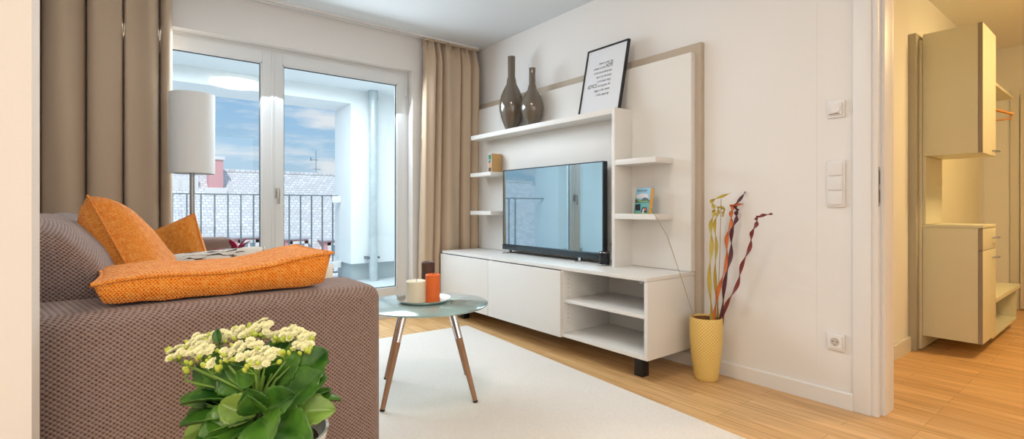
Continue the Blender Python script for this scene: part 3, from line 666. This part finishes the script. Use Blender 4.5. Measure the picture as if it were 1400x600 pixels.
# wrapped crimson flower
t = empty('wrapped_flower', (.52, 2.98, .45), 'crimson artificial flower in dark grey paper wrap on the sofa seat', 'flower')
MB().lathe([(0, 0), (.03, 0), (.045, .06), (.07, .3), (.055, .29), (0, .1)], seg=14).build('paper_wrap', M['wrap'], t, loc=(-.06, 0, 0), rot=(0, math.radians(4), 0))
rnd = random.Random(4)
for k in range(13):
    a = rnd.uniform(0, 2*PI); e = rnd.uniform(.3, 1.3); L = rnd.uniform(.07, .12)
    dv_ = Vector((math.cos(a)*math.cos(e), math.sin(a)*math.cos(e), math.sin(e))); sd = dv_.cross(Vector((0, 0, 1))).normalized()
    b0 = Vector((-.045, 0, .285))
    o = MB().grid(lambda u, v: b0+dv_*L*u+sd*(v-.5)*.035*math.sin(PI*min(1, u*.9+.08))+Vector((0, 0, -.03*u*u)), 6, 2).build('petal', M['flower'], t, angle=180); solid(o, .002)

# ================================================================== COFFEE TABLE
tc_ = Vector((1.25, 2.33, .012))
t = empty('coffee_table', tc_, 'round frosted-glass coffee table on splayed wooden legs standing on the rug', 'table')
MB().lathe([(0, 0), (.318, 0), (.322, .002), (.322, .007), (.318, .009), (0, .009)], seg=80).build('tabletop', M['table'], t, loc=(0, 0, .449))
for (fx, fy) in ((.948, 2.215), (1.363, 2.045), (1.152, 2.645), (1.517, 2.402)):
    f = Vector((fx, fy, 0))-Vector((tc_.x, tc_.y, 0)); f = f.normalized()*.312
    tp = f.normalized()*.165; tp.z = .444; f.z = .0
    dr = tp-f
    lg = MB().tube([f+dr*.018, f+dr*.68], [.0115, .0165], 16).build('leg', M['wood'], t)
    MB().tube([f+dr*.68, f+dr*1.0], [.0168, .0185], 16).build('leg_sleeve', M['chrome'], lg)
    MB().tube([f+Vector((0, 0, .0)), f+dr*.02], [.012, .0125], 12).build('foot_cap', M['black'], lg)
    MB().lathe([(0, 0), (.035, 0), (.035, .004), (0, .004)], (tp.x, tp.y, .4445), 20).build('mounting_disc', M['chrome'], lg)
mb = MB(); mb.tube([(-.15, 0, .436), (.15, 0, .436)], .006); mb.tube([(0, -.15, .436), (0, .15, .436)], .006); mb.build('cross_brace', M['chrome'], t)
zt_ = .012+.458
tr = tag(MB().lathe([(0, .002), (.085, .002), (.12, .006), (.138, .016), (.142, .018), (.140, .013), (.12, .001), (.08, 0), (0, 0)], seg=64).build('candle_tray', M['silver'], loc=(1.262, 2.375, zt_), angle=60), 'round silver tray holding three candles on the glass table', 'tray')
def candle(c, r, h, m, label):
    t = empty('pillar_candle', (c[0], c[1], zt_+.0025), label, 'candle', 'pillar candles on the silver tray')
    MB().lathe([(0, 0), (r-.002, 0), (r, .003), (r, h-.004), (r-.004, h), (r*.75, h-.002), (r*.3, h-.008), (0, h-.008)], seg=40).build('wax', m, t)
    MB().tube([(0, 0, h-.009), (.001, 0, h+.004), (.003, 0, h+.008)], .0012, 6).build('wick', M['wick'], t)
candle((1.215, 2.375), .054, .112, M['wax_w'], 'wide cream pillar candle, left of the three on the tray')
candle((1.288, 2.33), .0385, .145, M['wax_o'], 'bright orange pillar candle, right of the three on the tray')
candle((1.312, 2.425), .036, .20, M['wax_b'], 'tall dark brown pillar candle behind the orange candle')

# ================================================================== FLOOR LAMP
t = empty('floor_lamp', (.352, 3.80, 0), 'floor lamp with tall white cylindrical shade in front of the patio window', 'lamp')
MB().lathe([(0, 0), (.13, 0), (.135, .004), (.13, .018), (.02, .022), (0, .022)], seg=48).build('base', M['steel'], t)
MB().lathe([(0, .022), (.0145, .022), (.0145, 1.3), (0, 1.3)], seg=20).build('pole', M['steel'], t)
MB().lathe([(.124, 1.185), (.127, 1.185), (.127, 1.695), (.124, 1.695), (.124, 1.185)], seg=64).build('lamp_shade', M['shade'], t, angle=50)
mb = MB(); 
for k in range(3):
    a = 2*PI*k/3+.3; mb.tube([(0, 0, 1.19), (.124*math.cos(a), .124*math.sin(a), 1.19)], .002, 6)
mb.build('shade_spider', M['steel'], t)
MB().lathe([(0, 1.3), (.018, 1.3), (.02, 1.36), (.03, 1.42), (.02, 1.47), (0, 1.48)], seg=20).build('bulb', M['pale'], t)

# ================================================================== YELLOW VASE WITH TWISTS
yv = empty('floor_vase', (2.597, 1.547, 0), 'tall yellow lattice-glazed vase standing on the floor beside the cabinet', 'vase')
MB().lathe([(0, 0), (.058, 0), (.063, .004), (.066, .02), (.078, .11), (.088, .22), (.090, .29), (.088, .33), (.086, .347), (.083, .351), (.080, .347), (.082, .3), (.07, .1), (.055, .012), (0, .012)], seg=56).build('body', M['lattice'], yv, angle=60)
MB().lathe([(0, .10), (.0655, .10), (.079, .30), (.0785, .34)], seg=40).build('liner', M['yin'], yv)
VB = Vector((2.597, 1.547, 0))
def onplane(px, py, t): return at(px, py, t)
def twist(pts, wd, m, label, turns, group='twisted dried stems in the yellow vase', tip=None):
    # pts in photo px at depth ~ vase; smooth path
    P = [onplane(*p) for p in pts]
    n = 70; path = []
    for i in range(n+1):
        s = i/n*(len(P)-1); k = min(int(s), len(P)-2); f = s-k
        p0 = P[max(k-1, 0)]; p1 = P[k]; p2 = P[k+1]; p3 = P[min(k+2, len(P)-1)]
        path.append(.5*((2*p1)+(-p0+p2)*f+(2*p0-5*p1+4*p2-p3)*f*f+(-p0+3*p1-3*p2+p3)*f**3))
    rads = [wd*(1-.55*max(0, (i/n-.85)/.15)) for i in range(n+1)]
    # helix offset
    P2 = []
    for i, p in enumerate(path):
        a = turns*2*PI*i/n; amp = .006*min(1, i/n*4)*min(1, (1-i/n)*6)
        P2.append(p+Vector((math.cos(a), math.sin(a), 0))*amp)
    o = MB().tube(P2, rads, 10, flat=.28, twist=turns*2*PI/n).build('twisted_stem', m, angle=50)
    bpy.context.view_layer.update(); c = P2[0].copy(); o.data.transform(Matrix.Translation(-c)); o.location = c
    tag(o, label, 'dried stem', group); return o
D0 = VB.dot(FW)
twist([(969, 508, D0), (972, 440, D0+.01), (971, 350, D0+.0), (974, 300, D0), (977, 287, D0), (974, 275, D0), (998, 264, D0-.02)], .0115, M['olive'], 'olive twisted stem, leftmost, its tip bent right', 5)
twist([(966, 508, D0+.02), (980, 440, D0+.03), (978, 350, D0+.03), (979, 300, D0+.03), (984, 283, D0+.03), (990, 290, D0+.03), (987, 296, D0+.03)], .0095, M['olive'], 'second olive twisted stem with curled tip, behind the leftmost', 5)
twist([(962, 508, D0+.01), (974, 436, D0+.01), (990, 370, D0), (996, 318, D0), (1001, 291, D0), (1001, 281, D0), (1016, 279, D0-.02)], .0115, M['rust'], 'rusty orange twisted stem in the middle of the vase', 5)
twist([(970, 508, D0-.01), (985, 434, D0-.01), (996, 360, D0-.01), (1003, 310, D0-.01), (1008, 290, D0-.01), (1006, 282, D0-.01), (1019, 262, D0-.03)], .0115, M['plum'], 'dark plum twisted stem, tallest, tip pointing up', 5)
twist([(972, 508, D0-.02), (988, 436, D0-.03), (1010, 380, D0-.09), (1026, 330, D0-.15), (1034, 302, D0-.19), (1037, 296, D0-.20), (1056, 292, D0-.24)], .0105, M['plum2'], 'dark red twisted stem leaning far right, tip bent over', 6)
r1 = at(949, 432, D0+.01)
rp = [VB+Vector((-.02, .0, .12)), at(949, 434, D0-.0), at(930, 375, D0+.02), at(912, 322, D0+.03), at(898, 298, D0+.04), at(890, 285, D0+.05)]
o = MB().tube([p-rp[0] for p in rp], .0016, 6).build('reed', M['reed'], loc=rp[0]); tag(o, 'thin bent reed leaning left out of the yellow vase across the shelf', 'dried stem')
rp = [VB+Vector((.01, .0, .12)), at(981, 434, D0+.02), at(984, 350, D0+.02), at(986, 272, D0+.02)]
o = MB().tube([p-rp[0] for p in rp], .0018, 6).build('reed', M['reed'], loc=rp[0]); tag(o, 'straight thin reed standing upright between the twisted stems', 'dried stem')

# ================================================================== WALL FITTINGS
def plate(name, yc, zc, w, h, label, cat):
    t = empty(name, (2.75, yc, zc), label, cat); MB().box(-.011, 0, -w/2, w/2, -h/2, h/2, bev=.003).build('cover_plate', M['switch'], t); return t
t = plate('room_thermostat', .947, 1.448, .078, .084, 'small white room thermostat above the light switches', 'thermostat')
MB().box(-.020, -.011, -.029, .029, -.03, .03, bev=.003).build('housing', M['switch'], t)
mb = MB(); mb.tube([(-.0195, -.004, 0), (-.027, -.004, 0)], .020, 28); mb.build('dial', M['switch'], t)
MB().box(-.0205, -.0199, -.02, .026, -.027, -.0235).build('slot', M['hole'], t)
t = plate('light_switch', .947, 1.085, .080, .228, 'white triple light switch beside the door frame', 'light switch')
for k in (-1, 0, 1): MB().box(-.017, -.011, -.0305, .0305, k*.0715-.0315, k*.0715+.0315, bev=.002).build('rocker', M['switch'], t)
t = plate('wall_socket', .949, .312, .080, .082, 'white wall socket above the baseboard near the door frame', 'socket')
MB().box(-.016, -.011, -.031, .031, -.031, .031, bev=.002).build('insert', M['switch'], t)
m_ = MB(); m_.tube([(-.0163, 0, .002), (-.0158, 0, .002)], .020, 28); m_.build('recess', mat('socket_recess', (.55, .5, .45), .5), t)
for (a, b) in ((-.0095, .003), (.0095, .003), (0, -.015)):
    m_ = MB(); m_.tube([(-.0168, a, b), (-.016, a, b)], .0028, 12); m_.build('contact_hole', M['hole'], t)

# ================================================================== HALL
t = empty('hall_wall_panel', (4.26, 1.015, 0), 'tall taupe panel board on the hall wall behind the cabinets', 'wall panel')
MB().box(-.06, 1.9, -.042, 0, 0.0, 2.02+.12, bev=.002).build('board', M['hallboard'], t)
MB().box(.0, 1.84, -.058, -.043, .01, 2.10, bev=.002).build('front_board', M['hallcab'], t)
def hall_box(name, z0, z1, label):
    t = empty(name, (4.28, .955, z0), label, 'cabinet')
    mb = MB(); h = z1-z0; w, d = .43, .278
    mb.box(0, .018, -d, 0, 0, h, bev=.001); mb.box(w-.018, w, -d, 0, 0, h, bev=.001); mb.box(.018, w-.018, -d, 0, 0, .018); mb.box(.018, w-.018, -d, 0, h-.018, h); mb.box(.018, w-.018, -.01, 0, .018, h-.018)
    mb.build('carcass', M['hallcab'], t); return t, h
def hdoor(t, z0, z1, hz, hname='door'):
    d = MB(); d.box(0.001, .429, -.300, -.2795, z0, z1, bev=.001); d.mi = 1
    d.box(-.0006, .0008, -.300, -.2795, z0, z1)
    dd = d.build(hname, [M['hallcab'], M['halledge']], t)
    mb = MB(); xx = .30
    mb.tube([(xx, -.30, hz), (xx, -.325, hz), (xx+.09, -.325, hz), (xx+.09, -.30, hz)], .005, 8); mb.build('handle', M['steel'], dd)
t, h = hall_box('wall_cabinet', 1.315, 2.14, 'upper hall wall cabinet with one door and a metal handle'); hdoor(t, .0, h, .03)
t, h = hall_box('base_cabinet', .10, .835, 'lower floating hall cabinet with a drawer above its door'); hdoor(t, 0, h-.145, h-.20); hdoor(t, h-.14, h-.003, h-.07, 'drawer')
MB().box(-.004, .436, -.30, .0, h+.001, h+.019, bev=.001).build('top_board', M['hallcab'], t)
MB().box(.0, .43, -.016, 0, h+.02, h+.477).build('back_panel', M['hallcab'], t)
t = empty('wardrobe_bench', (4.72, .955, .06), 'low cream wardrobe bench with open compartment in the hall', 'bench')
MB().box(0, 1.04, -.30, 0, .255, .285, bev=.001).build('seat_board', M['hallcab'], t)
mb = MB(); mb.box(0, .018, -.28, 0, 0, .254); mb.box(.99, 1.01, -.28, 0, 0, .254); mb.box(.018, .99, -.28, 0, 0, .018); mb.box(.018, .99, -.01, 0, .018, .254); mb.build('carcass', M['hallcab'], t)
t = empty('hat_shelf', (4.72, .955, 1.88), 'cream hat shelf with coat rail in the hall wardrobe', 'shelf')
MB().box(0, 1.19, -.24, 0, 0, .022, bev=.001).build('shelf_board', M['hallcab'], t)
MB().tube([(.02, -.13, -.075), (1.08, -.13, -.075)], .013, 14).build('coat_rail', M['steel'], t)
for x in (.04, 1.06): MB().box(x-.012, x+.012, -.15, -.11, -.09, 0, bev=.003).build('rail_bracket', M['steel'], t)
t = empty('coat_hanger', (5.08, .825, 1.80), 'wooden coat hanger with trouser bar hanging from the hall coat rail', 'hanger')
MB().tube([(0, 0, -.085), (0, 0, -.03), (0, .018, -.012), (0, .022, .01), (0, .006, .0225), (0, -.012, .018)], .002, 8).build('hook', M['steel'], t)
pts = [(0, s*.21, -.085-.075*abs(s)**1.6) for s in [x/8 for x in range(-8, 6)]]
MB().tube(pts, [.010]*len(pts), 10, flat=1.5).build('shoulder_bar', M['hanger'], t)
MB().tube([(0, -.2, -.19), (0, .11, -.19)], .006, 10).build('trouser_bar', M['hanger'], t)
MB().tube([(0, -.2, -.155), (0, -.2, -.19)], .004, 8).build('side_peg', M['hanger'], t)
# hall end door + closer
dn = bpy.data.objects.new('door_1', None); COL.objects.link(dn); dn.location = (6.7, .33, 0); struct(dn)
mb = MB(); mb.box(-.045, -.005, -.43, .43, .012, 2.02, bev=.003); mb.build('door_leaf', M['halldoor'], dn)
mb = MB(); mb.box(-.02, 0, .435, .50, 0, 2.09, bev=.003); mb.box(-.02, 0, -.5, -.435, 0, 2.09, bev=.003); mb.box(-.02, 0, -.435, .435, 2.025, 2.09, bev=.003); mb.build('door_frame', M['halldoor'], dn)
dc = empty('door_closer', (6.655, .55, 1.93), 'grey door closer mounted on the hall end door', 'door closer')
MB().box(-.05, 0, -.13, .13, -.03, .03, bev=.005).build('body', M['steel'], dc)
MB().tube([(-.03, .08, .03), (-.03, .08, .05), (-.03, -.15, .052), (-.0, -.28, .055)], .008, 8).build('arm', M['black'], dc)
# ---------------- lamps
t = empty('ceiling_lamp', (1.08, 1.62, 2.5), 'round opal ceiling lamp above the coffee table area', 'lamp')
MB().lathe([(0, 0), (.25, 0), (.25, -.02), (0, -.02)], seg=48).build('mounting_ring', M['steel'], t)
MB().lathe([(0, -.021), (.27, -.021), (.285, -.035), (.27, -.06), (.15, -.075), (0, -.08)], seg=48).build('diffuser', M['opal'], t)
t = empty('ceiling_lamp', (4.6, -.35, 2.5), 'warm glowing ceiling lamp in the hall', 'lamp')
MB().lathe([(0, 0), (.18, 0), (.18, -.02), (0, -.02)], seg=48).build('mounting_ring', M['steel'], t)
MB().lathe([(0, -.021), (.2, -.021), (.22, -.035), (.2, -.07), (.1, -.09), (0, -.095)], seg=48).build('diffuser', M['opal2'], t)

# ================================================================== KALANCHOE
PC = Vector((.178, .955, 0)); T0 = PC.dot(FW)
st_ = empty('plant_stand', (PC.x+.01, PC.y, 0), 'small round white stand carrying the flowering plant in front of the sofa', 'side table')
MB().lathe([(0, .43), (.125, .43), (.125, .445), (0, .445)], seg=40).build('tabletop', M['trim'], st_)
MB().lathe([(0, 0), (.10, 0), (.10, .01), (.015, .02), (.015, .43), (0, .43)], seg=32).build('pedestal', M['trim'], st_)
kp = empty('potted_kalanchoe', (PC.x+.01, PC.y, .446), 'flowering kalanchoe with cream blossoms and green leaves in a pale pot', 'plant')
KO = kp.location.copy()
MB().lathe([(0, 0), (.07, 0), (.075, .004), (.098, .07), (.112, .125), (.113, .13), (.108, .13), (.104, .12), (.09, .1), (0, .1)], seg=56).build('pot', M['potg'], kp, angle=60)
MB().lathe([(0, .112), (.098, .108), (.098, .101), (0, .101)], seg=40).build('soil', M['soil'], kp)
def K(px, py, dt): return at(px, py, T0+dt)-KO
rnd = random.Random(11)
def leaf(b, tip, wd, nrm, m, cup=.12, droop=.12):
    b, tip = Vector(b), Vector(tip); ax = tip-b; L = ax.length; ax.normalize(); n = Vector(nrm); n = (n-ax*n.dot(ax)).normalized(); sd = ax.cross(n)
    nu, nv = 48, 10
    def fn(u, v):
        s = 2*v-1
        w = wd*.5*(math.sin(PI*min(1, max(0, u*.93+.05))**1.25))**.72
        if u < .16: w *= (.25+.75*(u/.16))
        sc = 1+(.15*abs(math.sin(u*PI*7))**.7 - .07)*max(0, (abs(s)-.55)/.45)*min(1, max(0, (u-.25)*5))
        return b+ax*(L*u)+sd*(s*w*sc)+n*(cup*w*abs(s)**1.5*1.6 - .0035*math.exp(-(s*5)**2) - droop*L*(u*u) + .05*L*math.sin(u*PI))
    o = MB().grid(fn, nu, nv).build('leaf', m, kp, angle=180); solid(o, .0016); return o
LD = M['leaf']; L2 = M['leaf2']; cam_n = -FW
cx = K(350, 560, 0)
# hand-placed leaves (base px, tip px, depth offsets, width m)
for (b, tp, w, nr, m) in [
    ((385, 545, .02), (441, 478, .03), .085, (-FW+Vector((0, 0, .2))-RT*.3), LD),
    ((375, 560, .0), (440, 512, .0), .075, (-FW*.7+Vector((0, 0, .5))-RT*.4), LD),
    ((370, 575, -.02), (455, 556, -.01), .060, (Vector((0, 0, .8))-FW*.8), L2),
    ((345, 570, -.02), (245, 590, -.02), .060, (Vector((0, 0, .9))-FW*.7), L2),
    ((345, 560, .01), (243, 538, .02), .040, (Vector((0, 0, .8))-FW*.6), LD),
    ((345, 565, .0), (252, 555, .03), .046, (Vector((0, 0, .9))-FW*.5), LD),
    ((350, 568, -.04), (300, 552, -.06), .050, (Vector((0, 0, .45))-FW), L2),
    ((345, 575, -.04), (270, 598, -.08), .075, (Vector((0, 0, .9))-FW*.7), LD),
    ((358, 560, -.06), (338, 535, -.08), .045, (Vector((0, 0, .3))-FW), LD),
    ((358, 562, -.05), (398, 540, -.07), .050, (Vector((0, 0, .5))-FW), LD),
    ((357, 563, -.06), (337, 547, -.10), .042, (Vector((0, 0, .5))-FW), LD),
    ((362, 580, -.04), (420, 600, -.08), .070, (Vector((0, 0, .8))-FW*.8), LD),
    ((358, 570, -.06), (365, 602, -.11), .065, (Vector((0, 0, .7))-FW), LD),
    ((345, 545, .03), (288, 478, .04), .075, (-FW+RT*.4), LD),
    ((340, 540, .04), (262, 500, .05), .055, (-FW+RT*.4+Vector((0, 0, .3))), LD),
    ((355, 540, .05), (330, 470, .06), .080, (-FW), LD),
    ((362, 540, .06), (385, 465, .06), .080, (-FW), LD),
    ((365, 530, .03), (405, 480, .02), .060, (-FW-RT*.3), LD),
    ((335, 535, .0), (305, 505, -.01), .055, (-FW+RT*.2+Vector((0, 0, .3))), LD),
    ((350, 520, -.02), (325, 510, -.04), .040, (Vector((0, 0, .6))-FW), LD),
    ((300, 470, .02), (296, 450, .02), .016, (-FW), LD)]:
    leaf(K(*b), K(*tp), w, nr, m, cup=.25)
for k in range(26):
    a = rnd.uniform(0, 2*PI); r0 = .02; L = rnd.uniform(.07, .12); zz = rnd.uniform(.11, .19); el_ = rnd.uniform(-.1, .7)
    b = Vector((math.cos(a)*r0, math.sin(a)*r0, zz)); tp = b+Vector((math.cos(a)*math.cos(el_), math.sin(a)*math.cos(el_), math.sin(el_)))*L
    leaf(b, tp, rnd.uniform(.045, .07), (-math.cos(a)*.3, -math.sin(a)*.3, 1), LD, cup=.25)
# blossoms
def flower_mesh(r, name='flower'):
    bm = MB()
    for ring, (n, rr, tilt) in enumerate(((8, 1.0, .25), (7, .8, .6), (6, .55, .95), (4, .3, 1.2))):
        for k in range(n):
            a = 2*PI*k/n+ring*.4; L = r*rr
            def fn(u, v, a=a, L=L, tilt=tilt):
                w = L*.42*math.sin(PI*min(1, u*.85+.12))**.7*(2*v-1); x = L*u*math.cos(tilt*u*.9+.05); z = L*u*math.sin(tilt)*.9+L*.10*(2*v-1)**2+ring*.0006
                return (x*math.cos(a)-w*math.sin(a), x*math.sin(a)+w*math.cos(a), z)
            bm.grid(fn, 4, 2)
    o = bm.build(name, M['petal'], kp, angle=180); return o
fproto = flower_mesh(.0090); bproto = MB().lathe([(0, -.004), (.002, -.004), (.0036, 0), (.0038, .003), (.0026, .007), (0, .0085)], seg=10).build('bud', M['bud'], kp, angle=180)
first = [True, True]
umb = [ # px, py, dt, rx(px), ry(px), flowers, buds
 (245, 483, .02, 18, 10, 8, 5), (272, 470, .03, 20, 11, 10, 5), (300, 462, .04, 16, 9, 7, 4), (262, 489, -.01, 13, 7, 2, 5), (278, 482, -.01, 16, 9, 7, 4),
 (330, 457, .05, 18, 9, 7, 5), (357, 450, .06, 20, 11, 10, 6), (375, 462, .06, 14, 8, 4, 4), (398, 457, .06, 22, 8, 10, 8), (418, 463, .05, 12, 9, 5, 4), (413, 474, .03, 18, 10, 8, 7),
 (335, 480, -.02, 26, 13, 11, 6), (312, 487, -.02, 14, 9, 5, 3), (362, 489, -.04, 22, 15, 12, 6), (350, 500, -.05, 14, 9, 5, 5), (291, 501, -.03, 12, 11, 2, 11), (252, 508, .0, 5, 4, 0, 4), (390, 482, .0, 6, 4, 0, 5)]
stems = MB(); hub = K(352, 558, 0)
for (px, py, dt, rx, ry, nf, nb) in umb:
    c = K(px, py, dt)
    h2 = c*.55+hub*.45+Vector((0, 0, .012))
    stems.tube([hub, hub*.6+c*.4+Vector((0, 0, .005)), c-Vector((0, 0, .015))], [.003, .0022, .0016], 8)
    for k in range(nf+nb):
        isf = k < nf
        # sunflower distribution on a dome
        f = math.sqrt((k+.5)/(nf+nb)); a = k*2.399+px
        if not isf: f = rnd.uniform(.75, 1.05); a = rnd.uniform(PI, 2*PI) if rnd.random() < .7 else rnd.uniform(0, PI)
        dx = rx*f*math.cos(a)*T0/682; dy = rx*f*.7*math.sin(a)*T0/682; dz = (1-f*f)*.006 - dy*-.55 + rnd.uniform(-.003, .003)
        p = c+RT*dx+FW*dy*.9+Vector((0, 0, dz))
        src = fproto if isf else bproto; i = 0 if isf else 1
        if first[i]: o = src; first[i] = False
        else: o = src.copy(); COL.objects.link(o); o.parent = kp
        o.location = p
        nv = (Vector((0, 0, 1))*.75 - FW*.55 + RT*(dx*22) + FW*(dy*14) + Vector((rnd.uniform(-.25, .25), rnd.uniform(-.25, .25), 0))).normalized()
        o.rotation_mode = 'QUATERNION'; o.rotation_quaternion = nv.to_track_quat('Z', 'Y')
        s = rnd.uniform(.8, 1.1); o.scale = (s, s, s)
        if not isf or k % 2 == 0: stems.tube([c-Vector((0, 0, .014)), p-nv*.003], .0009, 5)
stems.build('stems', M['stem'], kp, angle=180)
